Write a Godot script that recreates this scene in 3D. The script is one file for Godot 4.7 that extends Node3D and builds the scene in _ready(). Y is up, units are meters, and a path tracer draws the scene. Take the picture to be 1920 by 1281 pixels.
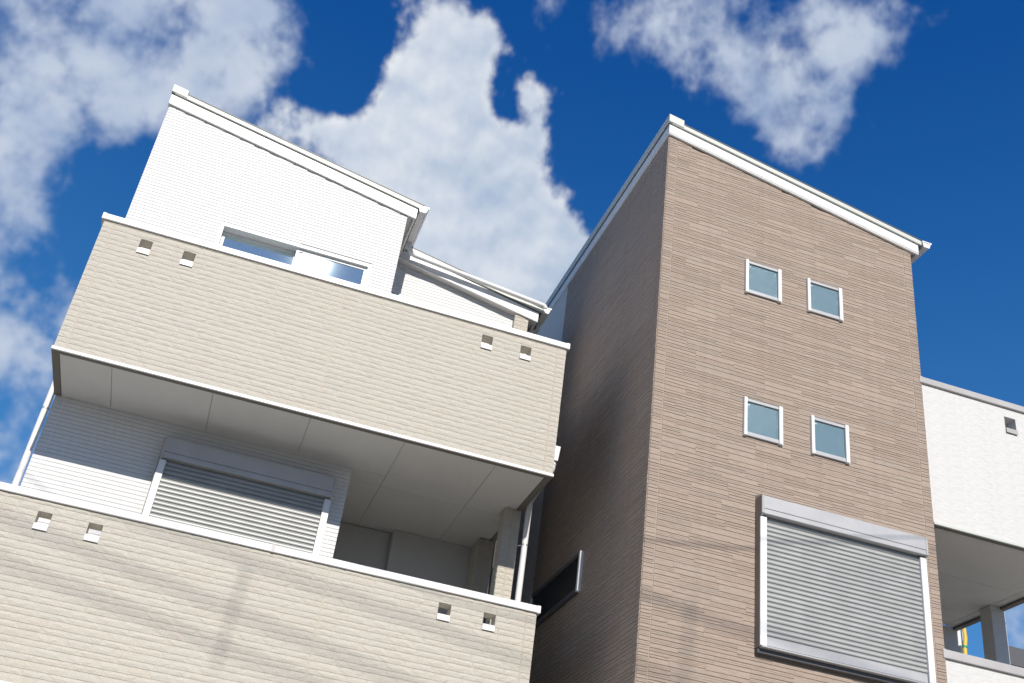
extends Node3D

# ------------------------------------------------------------------ measurements (metres, y up, camera at x 0, z 0)
const SUN_DIR := Vector3(0.0151, 0.5632, 0.8262)      # towards the sun
const ZP := -9.48      # front of the beige balcony parapets
const ZW := -10.40     # front of the white wall behind them
const ZB := -8.60      # front of the brown house
const XL := -1.84
const XR := 2.90

var M := {}
var cam: Camera3D
var names := {}
var rng := RandomNumberGenerator.new()
var no_top := func(_x: float) -> float: return 1e9

# ------------------------------------------------------------------ mesh builder
class MB:
	var v := PackedVector3Array()
	var n := PackedVector3Array()
	var c := PackedColorArray()
	var col := Color(1, 1, 1)
	var xf := Transform3D.IDENTITY
	func tri(a: Vector3, b: Vector3, d: Vector3, na: Vector3, nb: Vector3, nd: Vector3) -> void:
		# Godot's front faces run clockwise
		if (b - a).cross(d - a).dot(na + nb + nd) > 0.0:
			var t := b
			b = d
			d = t
			t = nb
			nb = nd
			nd = t
		v.append(xf * a); v.append(xf * b); v.append(xf * d)
		n.append((xf.basis * na).normalized()); n.append((xf.basis * nb).normalized()); n.append((xf.basis * nd).normalized())
		c.append(col); c.append(col); c.append(col)
	func ftri(a: Vector3, b: Vector3, d: Vector3, out: Vector3) -> void:
		var m := (b - a).cross(d - a)
		if m.length_squared() < 1e-16:
			return
		m = m.normalized()
		if m.dot(out) < 0.0:
			m = -m
		tri(a, b, d, m, m, m)
	func quad(a: Vector3, b: Vector3, d: Vector3, e: Vector3, out: Vector3) -> void:
		ftri(a, b, d, out)
		ftri(a, d, e, out)
	func hexa(p: Array) -> void:
		# p: 4 corners of one end (round), 4 of the other
		var mid := Vector3.ZERO
		for q in p:
			mid += q / 8.0
		for f in [[0, 1, 2, 3], [4, 5, 6, 7], [0, 1, 5, 4], [1, 2, 6, 5], [2, 3, 7, 6], [3, 0, 4, 7]]:
			var a: Vector3 = p[f[0]]
			var b: Vector3 = p[f[1]]
			var d: Vector3 = p[f[2]]
			var e: Vector3 = p[f[3]]
			quad(a, b, d, e, (a + b + d + e) / 4.0 - mid)
	func box(lo: Vector3, hi: Vector3) -> void:
		hexa([Vector3(lo.x, lo.y, lo.z), Vector3(hi.x, lo.y, lo.z), Vector3(hi.x, hi.y, lo.z), Vector3(lo.x, hi.y, lo.z),
			Vector3(lo.x, lo.y, hi.z), Vector3(hi.x, lo.y, hi.z), Vector3(hi.x, hi.y, hi.z), Vector3(lo.x, hi.y, hi.z)])
	func cbox(lo: Vector3, hi: Vector3, ch: float, slope := 0.0) -> void:
		# chamfered box; slope shears y along x (for parts that follow the roof)
		var s := hi - lo
		ch = minf(ch, minf(s.x, minf(s.y, s.z)) * 0.45)
		var mid := (lo + hi) / 2.0
		var corner := func(ix: int, iy: int, iz: int, k: int) -> Vector3:
			var q := Vector3(hi.x if ix else lo.x, hi.y if iy else lo.y, hi.z if iz else lo.z)
			for ax in 3:
				if ax != k:
					q[ax] += ch if q[ax] < mid[ax] else -ch
			q.y += (q.x - lo.x) * slope
			return q
		var ctr := mid + Vector3(0, (mid.x - lo.x) * slope, 0)
		for k in 3:
			for side in 2:
				var ps := []
				for e in [[0, 0], [1, 0], [1, 1], [0, 1]]:
					var id := [0, 0, 0]
					id[k] = side
					id[(k + 1) % 3] = e[0]
					id[(k + 2) % 3] = e[1]
					ps.append(corner.call(id[0], id[1], id[2], k))
				quad(ps[0], ps[1], ps[2], ps[3], (ps[0] + ps[2]) / 2.0 - ctr)
		for k in 3:
			var a1 := (k + 1) % 3
			var a2 := (k + 2) % 3
			for e in [[0, 0], [1, 0], [1, 1], [0, 1]]:
				var i0 := [0, 0, 0]
				i0[a1] = e[0]; i0[a2] = e[1]
				var i1 := i0.duplicate()
				i1[k] = 1
				var q0: Vector3 = corner.call(i0[0], i0[1], i0[2], a1)
				var q1: Vector3 = corner.call(i0[0], i0[1], i0[2], a2)
				var q2: Vector3 = corner.call(i1[0], i1[1], i1[2], a2)
				var q3: Vector3 = corner.call(i1[0], i1[1], i1[2], a1)
				quad(q0, q1, q2, q3, (q0 + q2) / 2.0 - ctr)
		for ix in 2:
			for iy in 2:
				for iz in 2:
					var t0: Vector3 = corner.call(ix, iy, iz, 0)
					ftri(t0, corner.call(ix, iy, iz, 1), corner.call(ix, iy, iz, 2), t0 - ctr)
	func tube(path: Array, r: float, sides := 14, caps := true) -> void:
		var rings := []
		var cnt := path.size()
		var up := Vector3(0.123, 0.31, 0.94).normalized()
		for i in cnt:
			var d: Vector3
			if i == 0:
				d = path[1] - path[0]
			elif i == cnt - 1:
				d = path[i] - path[i - 1]
			else:
				d = (path[i + 1] - path[i]).normalized() + (path[i] - path[i - 1]).normalized()
			d = d.normalized()
			var sx := up - d * up.dot(d)
			sx = sx.normalized()
			up = sx
			var sy := d.cross(sx)
			var ring := []
			for k in sides:
				var a := TAU * k / sides
				ring.append([path[i] + (sx * cos(a) + sy * sin(a)) * r, sx * cos(a) + sy * sin(a)])
			rings.append([ring, d])
		for i in cnt - 1:
			for k in sides:
				var k2 := (k + 1) % sides
				var A = rings[i][0][k]
				var B = rings[i][0][k2]
				var C = rings[i + 1][0][k2]
				var D = rings[i + 1][0][k]
				tri(A[0], B[0], C[0], A[1], B[1], C[1])
				tri(A[0], C[0], D[0], A[1], C[1], D[1])
		if caps:
			for e in [[0, -1.0], [cnt - 1, 1.0]]:
				for k in range(1, sides - 1):
					ftri(rings[e[0]][0][0][0], rings[e[0]][0][k][0], rings[e[0]][0][k + 1][0], rings[e[0]][1] * e[1])
	func extrude(prof: Array, a: Vector3, b: Vector3, ex: Vector3, ey: Vector3, smooth := false, closed := true) -> void:
		# prof: Vector2 list; the sheet or solid between a and b; (x,y) of the profile along ex, ey
		var cnt := prof.size()
		var mid := Vector2.ZERO
		for q in prof:
			mid += q / cnt
		var last := cnt if closed else cnt - 1
		var nor := []
		for i in last:
			var d: Vector2 = prof[(i + 1) % cnt] - prof[i]
			var w := Vector2(d.y, -d.x).normalized()
			if closed and w.dot((prof[i] + prof[(i + 1) % cnt]) / 2.0 - mid) < 0.0:
				w = -w
			nor.append(w)
		for i in last:
			var p0: Vector2 = prof[i]
			var p1: Vector2 = prof[(i + 1) % cnt]
			var n0: Vector2 = nor[i]
			var n1: Vector2 = nor[i]
			if smooth:
				if i > 0:
					n0 = (nor[i] + nor[i - 1]).normalized()
				if i < last - 1:
					n1 = (nor[i] + nor[i + 1]).normalized()
			var A := a + ex * p0.x + ey * p0.y
			var B := a + ex * p1.x + ey * p1.y
			var C := b + ex * p1.x + ey * p1.y
			var D := b + ex * p0.x + ey * p0.y
			var w0 := ex * n0.x + ey * n0.y
			var w1 := ex * n1.x + ey * n1.y
			tri(A, B, C, w0, w1, w1)
			tri(A, C, D, w0, w1, w0)
		if closed:
			var pv := PackedVector2Array(prof)
			var idx := Geometry2D.triangulate_polygon(pv)
			for i in range(0, idx.size(), 3):
				for e in [[a, a - b], [b, b - a]]:
					ftri(e[0] + ex * pv[idx[i]].x + ey * pv[idx[i]].y, e[0] + ex * pv[idx[i + 1]].x + ey * pv[idx[i + 1]].y, e[0] + ex * pv[idx[i + 2]].x + ey * pv[idx[i + 2]].y, e[1])
	func mesh() -> ArrayMesh:
		var arr := []
		arr.resize(Mesh.ARRAY_MAX)
		arr[Mesh.ARRAY_VERTEX] = v
		arr[Mesh.ARRAY_NORMAL] = n
		arr[Mesh.ARRAY_COLOR] = c
		var m := ArrayMesh.new()
		m.add_surface_from_arrays(Mesh.PRIMITIVE_TRIANGLES, arr)
		return m

# ------------------------------------------------------------------ nodes
func numbered(called: String) -> String:
	if not names.has(called):
		names[called] = 0
		return called
	names[called] += 1
	return "%s_%03d" % [called, names[called]]

func tag(o: Node, label: String, category: String, group := "") -> void:
	o.set_meta("label", label)
	o.set_meta("category", category)
	if group != "":
		o.set_meta("group", group)

func put(called: String, mb: MB, material: Material, parent: Node) -> MeshInstance3D:
	var o := MeshInstance3D.new()
	o.name = numbered(called) if parent == self else called
	o.mesh = mb.mesh()
	o.material_override = material
	parent.add_child(o, true)
	return o

func base(called: String, at := Vector3.ZERO) -> Node3D:
	var o := Node3D.new()
	o.name = numbered(called)
	add_child(o)
	o.position = at
	return o

func part(called: String, parent: Node) -> Node3D:
	var o := Node3D.new()
	o.name = called
	parent.add_child(o, true)
	return o

func one_box(called: String, lo: Vector3, hi: Vector3, ch: float, material: Material, parent: Node, slope := 0.0) -> MeshInstance3D:
	var mb := MB.new()
	mb.cbox(lo, hi, ch, slope)
	return put(called, mb, material, parent)

# ------------------------------------------------------------------ materials
func lin(r: float, g: float, b: float) -> Color:
	return Color(r, g, b).linear_to_srgb()

func noise(seed_: int, freq: float, oct := 4, kind := FastNoiseLite.TYPE_SIMPLEX_SMOOTH) -> FastNoiseLite:
	var f := FastNoiseLite.new()
	f.seed = seed_
	f.noise_type = kind
	f.frequency = freq
	f.fractal_type = FastNoiseLite.FRACTAL_FBM
	f.fractal_octaves = oct
	return f

func normal_tex(seed_: int, freq: float, strength: float, size := 512, oct := 4) -> ImageTexture:
	var im := noise(seed_, freq, oct).get_seamless_image(size, size)
	im.convert(Image.FORMAT_RGBA8)
	im.bump_map_to_normal_map(strength)
	return ImageTexture.create_from_image(im)

# grain as a colour that multiplies the albedo: between lo and hi (sRGB greys with a tint)
func grain_tex(seed_: int, freq: float, lo: Color, hi: Color, size := 512, oct := 5) -> ImageTexture:
	var im := noise(seed_, freq, oct).get_seamless_image(size, size)
	im.convert(Image.FORMAT_L8)
	var d := im.get_data()
	var out := PackedByteArray()
	out.resize(size * size * 3)
	for i in size * size:
		var k := clampf((d[i] / 255.0 - 0.5) * 1.6 + 0.5, 0.0, 1.0)
		out[i * 3] = int(255.0 * lerpf(lo.r, hi.r, k))
		out[i * 3 + 1] = int(255.0 * lerpf(lo.g, hi.g, k))
		out[i * 3 + 2] = int(255.0 * lerpf(lo.b, hi.b, k))
	return ImageTexture.create_from_image(Image.create_from_data(size, size, false, Image.FORMAT_RGB8, out))

func mat(called: String, col: Color, rough := 0.7, metal := 0.0) -> StandardMaterial3D:
	var m := StandardMaterial3D.new()
	m.resource_name = called
	m.albedo_color = col
	m.roughness = rough
	m.metallic = metal
	M[called] = m
	return m

func textured(m: StandardMaterial3D, alb: Texture2D, nor: Texture2D, depth: float, scale_: Vector3) -> void:
	m.uv1_triplanar = true
	m.uv1_world_triplanar = true
	m.uv1_triplanar_sharpness = 8.0
	m.uv1_scale = scale_
	if alb:
		m.albedo_texture = alb
	if nor:
		m.normal_enabled = true
		m.normal_texture = nor
		m.normal_scale = depth

func make_materials() -> void:
	var chisel := normal_tex(11, 0.022, 9.0, 512, 5)
	var fine := normal_tex(12, 0.05, 6.0, 512, 4)
	var ripple := normal_tex(13, 0.03, 8.0, 512, 4)
	var m := mat("beige_stone", lin(0.588, 0.553, 0.482), 0.85)
	m.vertex_color_use_as_albedo = true
	textured(m, grain_tex(21, 0.012, Color(0.94, 0.93, 0.92), Color(1, 1, 1)), chisel, 0.62, Vector3(5.3, 14.7, 5.3))
	m = mat("brown_stone", lin(0.42, 0.338, 0.272), 0.8)
	m.vertex_color_use_as_albedo = true
	textured(m, grain_tex(22, 0.010, Color(0.93, 0.92, 0.92), Color(1, 1, 1)), fine, 0.3, Vector3(1.6, 9.0, 1.6))
	m = mat("white_siding", lin(0.73, 0.727, 0.715), 0.6)
	m.vertex_color_use_as_albedo = true
	textured(m, grain_tex(23, 0.01, Color(0.98, 0.98, 0.978), Color(1, 1, 1)), null, 0.0, Vector3(3, 3, 3))
	m = mat("rippled_siding", lin(0.70, 0.690, 0.668), 0.65)
	textured(m, grain_tex(24, 0.01, Color(0.95, 0.95, 0.945), Color(1, 1, 1)), ripple, 0.7, Vector3(1.3, 8.0, 1.3))
	m = mat("white_metal", lin(0.82, 0.82, 0.81), 0.35)
	textured(m, grain_tex(25, 0.006, Color(0.97, 0.97, 0.965), Color(1, 1, 1)), null, 0.0, Vector3(0.8, 0.8, 0.8))
	m = mat("grey_metal", lin(0.50, 0.48, 0.47), 0.4)
	textured(m, grain_tex(26, 0.006, Color(0.95, 0.95, 0.95), Color(1, 1, 1)), null, 0.0, Vector3(0.8, 0.8, 0.8))
	m = mat("drip_metal", lin(0.60, 0.62, 0.57), 0.45)
	m = mat("roof_metal", lin(0.09, 0.10, 0.10), 0.45)
	m = mat("soffit_board", lin(0.70, 0.69, 0.665), 0.8)
	textured(m, grain_tex(27, 0.008, Color(0.985, 0.985, 0.983), Color(1, 1, 1)), null, 0.0, Vector3(0.7, 0.7, 0.7))
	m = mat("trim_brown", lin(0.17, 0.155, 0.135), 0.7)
	m = mat("silver_paint", lin(0.44, 0.447, 0.437), 0.45, 0.1)
	textured(m, grain_tex(28, 0.006, Color(0.95, 0.95, 0.95), Color(1, 1, 1)), null, 0.0, Vector3(0.9, 0.9, 0.9))
	m = mat("silver_box", lin(0.49, 0.49, 0.495), 0.45, 0.1)
	textured(m, grain_tex(29, 0.006, Color(0.96, 0.96, 0.96), Color(1, 1, 1)), null, 0.0, Vector3(0.9, 0.9, 0.9))
	m = mat("frame_white", lin(0.80, 0.80, 0.79), 0.4)
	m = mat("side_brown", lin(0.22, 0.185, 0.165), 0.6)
	m = mat("black_rubber", lin(0.03, 0.03, 0.03), 0.7)
	m = mat("dark_grey_trim", lin(0.10, 0.10, 0.105), 0.5)
	m = mat("sealant_beige", lin(0.60, 0.52, 0.42), 0.8)
	m = mat("sealant_brown", lin(0.50, 0.405, 0.335), 0.8)
	m = mat("sealant_white", lin(0.80, 0.79, 0.77), 0.8)
	m = mat("pvc_white", lin(0.80, 0.80, 0.79), 0.35)
	m = mat("pvc_grey", lin(0.42, 0.42, 0.41), 0.4)
	m = mat("plaster_white", lin(0.66, 0.65, 0.62), 0.8)
	textured(m, grain_tex(30, 0.01, Color(0.985, 0.985, 0.983), Color(1, 1, 1)), null, 0.0, Vector3(1, 1, 1))
	m = mat("galvanised", lin(0.5, 0.5, 0.5), 0.4, 0.6)
	# coated glass: a partly metallic, tinted, very smooth sheet
	m = mat("coated_glass", lin(0.62, 0.76, 0.80), 0.012, 0.85)
	m = mat("obscure_glass", lin(0.135, 0.225, 0.275), 0.14)
	textured(m, null, normal_tex(14, 0.11, 10.0, 256, 2), 0.14, Vector3(9, 9, 9))
	m = mat("dark_glass", lin(0.02, 0.022, 0.024), 0.08)
	m.metallic_specular = 0.5
	m = mat("asphalt", lin(0.075, 0.075, 0.078), 0.9)
	textured(m, grain_tex(31, 0.02, Color(0.8, 0.8, 0.8), Color(1, 1, 1)), fine, 0.6, Vector3(0.7, 0.7, 0.7))
	m = mat("concrete", lin(0.55, 0.515, 0.445), 0.9)
	textured(m, grain_tex(32, 0.015, Color(0.85, 0.85, 0.84), Color(1, 1, 1)), fine, 0.3, Vector3(0.5, 0.5, 0.5))
	m = mat("earth", lin(0.36, 0.32, 0.26), 0.95)
	textured(m, grain_tex(33, 0.015, Color(0.8, 0.8, 0.78), Color(1, 1, 1)), null, 0.0, Vector3(0.1, 0.1, 0.1))
	m = mat("pole_concrete", lin(0.36, 0.35, 0.33), 0.9)
	m = mat("cable_black", lin(0.02, 0.02, 0.02), 0.6)
	m = mat("guard_yellow", lin(0.72, 0.50, 0.06), 0.5)
	m = mat("guard_green", lin(0.02, 0.30, 0.16), 0.5)
	m = mat("slate_wall", lin(0.16, 0.165, 0.17), 0.8)
	m = mat("slate_roof", lin(0.06, 0.065, 0.07), 0.6)
	m = mat("sticker_white", lin(0.75, 0.78, 0.76), 0.6)

# ------------------------------------------------------------------ sky: deep blue air with fair-weather clouds, all round
const CLOUDS := [[-19.10, 39.27, 4.63, 0.75], [-14.20, 39.74, 4.63, 0.80], [-11.24, 42.48, 4.08, 0.70], [-7.39, 41.87, 3.27, 0.55], [-5.53, 44.85, 2.99, 0.45], [-15.53, 35.65, 3.27, 0.60], [-14.35, 31.48, 2.99, 0.55], [-10.41, 38.15, 2.18, 0.35], [-11.48, 27.65, 2.99, 0.30], [-11.58, 23.35, 2.99, 0.35], [-8.86, 44.10, 3.27, 0.50], [-15.98, 41.73, 4.08, 0.70], [-3.35, 43.31, 1.63, 0.25], [5.40, 47.32, 2.04, 0.95], [8.52, 46.77, 1.50, 0.80], [6.94, 44.96, 1.91, 1.00], [4.16, 45.27, 1.22, 0.50], [4.12, 43.13, 1.63, 0.90], [6.90, 42.55, 2.18, 1.10], [4.09, 40.97, 2.18, 1.00], [1.07, 40.33, 1.63, 0.80], [9.52, 42.42, 1.36, 0.60], [6.73, 39.28, 3.27, 1.20], [11.48, 38.64, 2.99, 1.10], [14.12, 37.59, 2.45, 1.00], [10.37, 35.75, 3.54, 1.20], [15.77, 35.86, 1.91, 0.90], [12.34, 44.64, 1.09, 0.90], [13.28, 42.89, 1.09, 0.85], [12.71, 41.23, 1.22, 0.70], [-3.57, 40.41, 1.63, 0.70], [-0.84, 40.70, 1.36, 0.60], [3.80, 37.36, 2.45, 0.90], [16.70, 37.58, 1.09, 0.60], [19.63, 49.29, 1.91, 0.60], [23.25, 48.38, 2.18, 0.75], [26.75, 46.86, 2.18, 0.70], [28.25, 45.05, 1.63, 0.60], [29.66, 43.21, 1.22, 0.55], [31.21, 48.18, 3.27, 0.65], [34.76, 46.92, 2.45, 0.60], [33.18, 44.55, 1.63, 0.45], [32.05, 42.59, 1.09, 0.40], [36.34, 48.48, 1.91, 0.45], [15.63, 49.32, 1.63, 0.35], [23.81, 46.11, 1.36, 0.30], [40.42, 20.62, 1.09, 0.50], [40.69, 18.97, 1.09, 0.60], [-9.76, 20.78, 2.18, 0.20], [-17.5, 28.0, 3.6, 0.75], [-14.2, 26.5, 2.6, 0.6], [-13.8, 20.5, 3.4, 0.75], [-10.6, 24.6, 1.8, 0.6], [-9.2, 16.5, 2.6, 0.6], [-16.5, 32.5, 2.2, 0.5], [-9.6, 28.9, 1.6, 0.45]]
const CLEAR := [[-11.92, 34.59, 1.63, 0.70], [-12.20, 32.57, 1.09, 0.50], [-0.18, 42.76, 1.36, 0.60], [11.7, 40.6, 0.8, 0.65], [10.6, 44.0, 1.0, 0.45], [-1.95, 45.27, 1.63, 0.50], [-11.02, 36.01, 1.36, 0.30], [-10.53, 34.26, 0.82, 0.30], [-14.47, 34.17, 0.82, 0.20]]
var puffs := []        # [direction, cosine reach, 1/r^2, weight]
var n_shape: FastNoiseLite
var n_warp: FastNoiseLite
var n_tone: FastNoiseLite

func dir_of(az: float, el: float) -> Vector3:
	return Vector3(sin(az) * cos(el), sin(el), -cos(az) * cos(el))

func cloud_field(d: Vector3, list: Array) -> Vector2:
	# x: cumulus, y: thin veil
	var s := Vector2.ZERO
	for p in list:
		var k: float = d.dot(p[0])
		if k > p[1]:
			var w: float = p[3] * exp(-2.0 * (1.0 - k) * p[2])
			if p[4] < 1:
				s.x += w
			if p[4] > 0 or w < 0.0:
				s.y += w
	return s

func sky_color(d: Vector3, list: Array) -> Vector3:
	var up := clampf(d.y, 0.0, 1.0)
	var t := pow(1.0 - up, 2.2)
	var air := Vector3(0.005, 0.074, 0.300).lerp(Vector3(0.085, 0.42, 0.93), clampf(t * 1.3 - 0.06, 0.0, 1.0))
	air = air.lerp(Vector3(0.60, 0.57, 0.51), exp(-maxf(d.y, 0.0) / 0.115) * 0.9)
	if d.y < -0.02:
		return Vector3(0.3, 0.32, 0.34)
	var f := cloud_field(d, list)
	if f.x <= 0.02 and f.y <= 0.02:
		return air
	var c := air
	var n1 := n_shape.get_noise_3dv(d * 10.0)
	var n2 := n_shape.get_noise_3dv(d * 20.0 + Vector3(3, 5, 1))
	if f.y > 0.02:
		var bv := minf(f.y, 0.95) - 0.30 + n1 * 0.62 + n2 * 0.36 + n_shape.get_noise_3dv(d * 55.0) * 0.16
		var av := smoothstep(-0.08, 0.85, bv)
		if av > 0.0:
			var kv := clampf(0.28 + n_tone.get_noise_3dv(d * 12.0) * 0.6 + n2 * 0.12, 0.0, 1.0)
			c = c.lerp(Vector3(0.40, 0.50, 0.68).lerp(Vector3(0.78, 0.82, 0.88), kv), av * 0.92)
	if f.x > 0.02:
		var bc := f.x - 0.50 + n1 * 0.30 + n2 * 0.34 + n_shape.get_noise_3dv(d * 55.0) * 0.24
		var ac := smoothstep(-0.10, 0.56, bc)
		if ac > 0.0:
			var lit := n_shape.get_noise_3dv((d + Vector3(-0.006, 0.010, 0.004)) * 20.0 + Vector3(3, 5, 1))
			var kc := clampf(0.34 + (n2 - lit) * 0.30 + n_tone.get_noise_3dv(d * 6.0) * 0.60 + 0.42 * (1.0 - smoothstep(0.15, 0.75, f.x - 0.46 + n1 * 0.3 + n2 * 0.2)), 0.0, 1.0)
			c = c.lerp(Vector3(0.43, 0.53, 0.69).lerp(Vector3(0.90, 0.92, 0.94), kc), ac * 0.97)
	return c

func make_sky() -> Sky:
	n_shape = noise(5, 1.0, 6, FastNoiseLite.TYPE_SIMPLEX)
	n_shape.fractal_gain = 0.55
	n_warp = noise(6, 1.0, 3)
	n_tone = noise(8, 1.0, 4)
	var r2 := RandomNumberGenerator.new()
	r2.seed = 77
	for e in CLOUDS + CLEAR.map(func(x): return [x[0], x[1], x[2], -x[3]]):
		var r := deg_to_rad(e[2])
		var veil: int = 1 if e[0] < -5.0 or (e[0] > 15.5 and e[1] > 41.0) or e[0] > 38.0 else 0
		puffs.append([dir_of(deg_to_rad(e[0]), deg_to_rad(e[1])), cos(minf(r * 2.6, 3.0)), 1.0 / (r * r), e[3] * ((0.64 if e[0] < 0.0 else 0.95) if veil and e[3] > 0.0 else 1.0), veil])
	# the rest of the sky goes on with clouds of the same kinds
	for i in 70:
		var az := r2.randf_range(0.0, 360.0)
		var el := rad_to_deg(asin(r2.randf_range(0.08, 0.98)))
		var c0 := dir_of(deg_to_rad(az), deg_to_rad(el))
		var w := r2.randf_range(0.5, 1.1)
		var spread := r2.randf_range(2.0, 5.0)
		var seen := (az > 330.0 or az < 56.0) and el < 60.0
		for k in 6:
			var cc := (c0 + Vector3(r2.randfn(), r2.randfn(), r2.randfn()) * deg_to_rad(spread)).normalized()
			var rr := deg_to_rad(r2.randf_range(1.6, 4.2))
			if not seen:
				puffs.append([cc, cos(rr * 2.6), 1.0 / (rr * rr), w * r2.randf_range(0.6, 1.0), i % 2])
	var low := sky_image(0, 1024, 0, 512, 1024, 512)
	low.resize(4096, 2048, Image.INTERPOLATE_CUBIC)
	# finer where clouds are seen from the street
	for w in [[-280, 0], [0, 580]]:
		var im := sky_image(w[0], w[1], 400, 940, 4096, 2048)
		low.blit_rect(im, Rect2i(0, 0, w[1] - w[0], 540), Vector2i(posmod(w[0], 4096), 400))
	var sky := Sky.new()
	var pm := PanoramaSkyMaterial.new()
	pm.panorama = ImageTexture.create_from_image(low)
	sky.sky_material = pm
	return sky

func sky_image(x0: int, x1: int, y0: int, y1: int, w: int, h: int) -> Image:
	var out := PackedFloat32Array()
	out.resize((x1 - x0) * (y1 - y0) * 3)
	var at := 0
	# only the puffs near each tile are summed
	var near := {}
	var tile := w / 64
	for y in range(y0, y1):
		var el := PI * (0.5 - (y + 0.5) / h)
		for x in range(x0, x1):
			var az := TAU * (x + 0.5) / w
			var key := Vector2i(floori(float(x) / tile), y / tile)
			if not near.has(key):
				var c0 := dir_of(TAU * (key.x + 0.5) * tile / w, PI * (0.5 - (key.y + 0.5) * tile / h))
				near[key] = puffs.filter(func(p): return c0.angle_to(p[0]) < acos(p[1]) + 0.075)
			var c := sky_color(dir_of(az, el), near[key])
			out[at] = c.x
			out[at + 1] = c.y
			out[at + 2] = c.z
			at += 3
	return Image.create_from_data(x1 - x0, y1 - y0, false, Image.FORMAT_RGBF, out.to_byte_array())

# ------------------------------------------------------------------ siding laid piece by piece
# a wall face: origin, u to the right, v up, n outwards; a piece is [u0, u1, v0, v1]
func cut(piece: Array, holes: Array) -> Array:
	var todo := [piece]
	for h in holes:
		var out := []
		for p in todo:
			if p[1] <= h[0] or p[0] >= h[1] or p[3] <= h[2] or p[2] >= h[3]:
				out.append(p)
				continue
			if p[0] < h[0]:
				out.append([p[0], h[0], p[2], p[3]])
			if p[1] > h[1]:
				out.append([h[1], p[1], p[2], p[3]])
			var a := maxf(p[0], h[0])
			var b := minf(p[1], h[1])
			if p[2] < h[2]:
				out.append([a, b, p[2], h[2]])
			if p[3] > h[3]:
				out.append([a, b, h[3], p[3]])
		todo = out
	return todo.filter(func(p): return p[1] - p[0] > 0.008 and p[3] - p[2] > 0.006)

func lay(segs: Array, v0: float, v1: float, heights: Array, lengths: Array, holes: Array, top: Callable, r: RandomNumberGenerator) -> Array:
	var out := []
	var v := v0
	var row := 0
	while v < v1 - 0.006:
		var h: float = heights[row % heights.size()]
		var vt := minf(v + h, v1)
		for s in segs:
			var u: float = s[0]
			var first := true
			while u < s[1] - 0.004:
				var l: float = lengths[r.randi() % lengths.size()]
				var full := true
				if first:
					l *= r.randf_range(0.35, 1.0)
					first = false
					full = false
				if s[1] - u - l < 0.05:
					l = s[1] - u
					full = false
				var e: float = u + l
				if v < top.call(u) and v < top.call(e):
					var pcs := cut([u, e, v, vt], holes)
					for p in pcs:
						out.append(p + [full and pcs.size() == 1 and absf(p[1] - p[0] - l) < 1e-5 and vt == v + h])
				u = e
		v += h
		row += 1
	return out

# a chiselled stone front: a jittered facet grid with sides down to the wall
func stone(mb: MB, w: float, h: float, d: float, rough: float, r: RandomNumberGenerator) -> void:
	var nu := clampi(roundi(w / 0.045), 1, 6)
	var nv := 2
	var g := []
	for j in nv + 1:
		var line := []
		for i in nu + 1:
			var edge := i == 0 or j == 0 or i == nu or j == nv
			var p := Vector3(w * i / nu, h * j / nv, 0)
			if edge:
				p.z = d * r.randf_range(0.45, 0.8)
			else:
				p.z = d + r.randf_range(-0.3, 1.0) * rough
			if i > 0 and i < nu:
				p.x += r.randf_range(-0.35, 0.35) * w / nu
			if j > 0 and j < nv:
				p.y += r.randf_range(-0.3, 0.3) * h / nv
			line.append(p)
		g.append(line)
	for j in nv:
		for i in nu:
			if r.randf() < 0.5:
				mb.ftri(g[j][i], g[j][i + 1], g[j + 1][i + 1], Vector3(0, 0, 1))
				mb.ftri(g[j][i], g[j + 1][i + 1], g[j + 1][i], Vector3(0, 0, 1))
			else:
				mb.ftri(g[j][i], g[j][i + 1], g[j + 1][i], Vector3(0, 0, 1))
				mb.ftri(g[j][i + 1], g[j + 1][i + 1], g[j + 1][i], Vector3(0, 0, 1))
	var flat := func(p: Vector3) -> Vector3: return Vector3(p.x, p.y, -0.001)
	for i in nu:
		mb.quad(g[0][i], g[0][i + 1], flat.call(g[0][i + 1]), flat.call(g[0][i]), Vector3(0, -1, 0))
		mb.quad(g[nv][i], g[nv][i + 1], flat.call(g[nv][i + 1]), flat.call(g[nv][i]), Vector3(0, 1, 0))
	for j in nv:
		mb.quad(g[j][0], g[j + 1][0], flat.call(g[j + 1][0]), flat.call(g[j][0]), Vector3(-1, 0, 0))
		mb.quad(g[j][nu], g[j + 1][nu], flat.call(g[j + 1][nu]), flat.call(g[j][nu]), Vector3(1, 0, 0))

# a flat sawn strip with softened edges
func strip(mb: MB, w: float, h: float, d: float, ch: float) -> void:
	ch = minf(ch, minf(w, h) * 0.3)
	var cx := ch * 0.25
	var a := [Vector3(0, 0, -0.001), Vector3(w, 0, -0.001), Vector3(w, h, -0.001), Vector3(0, h, -0.001)]
	var b := [Vector3(0, 0, d - ch), Vector3(w, 0, d - ch), Vector3(w, h, d - ch), Vector3(0, h, d - ch)]
	var e := [Vector3(cx, ch, d), Vector3(w - cx, ch, d), Vector3(w - cx, h - ch, d), Vector3(cx, h - ch, d)]
	var outs := [Vector3(0, -1, 0), Vector3(1, 0, 0), Vector3(0, 1, 0), Vector3(-1, 0, 0)]
	for i in 4:
		var k := (i + 1) % 4
		mb.quad(a[i], a[k], b[k], b[i], outs[i])
		mb.quad(b[i], b[k], e[k], e[i], outs[i] + Vector3(0, 0, 0.5))
	mb.quad(e[0], e[1], e[2], e[3], Vector3(0, 0, 1))

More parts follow.
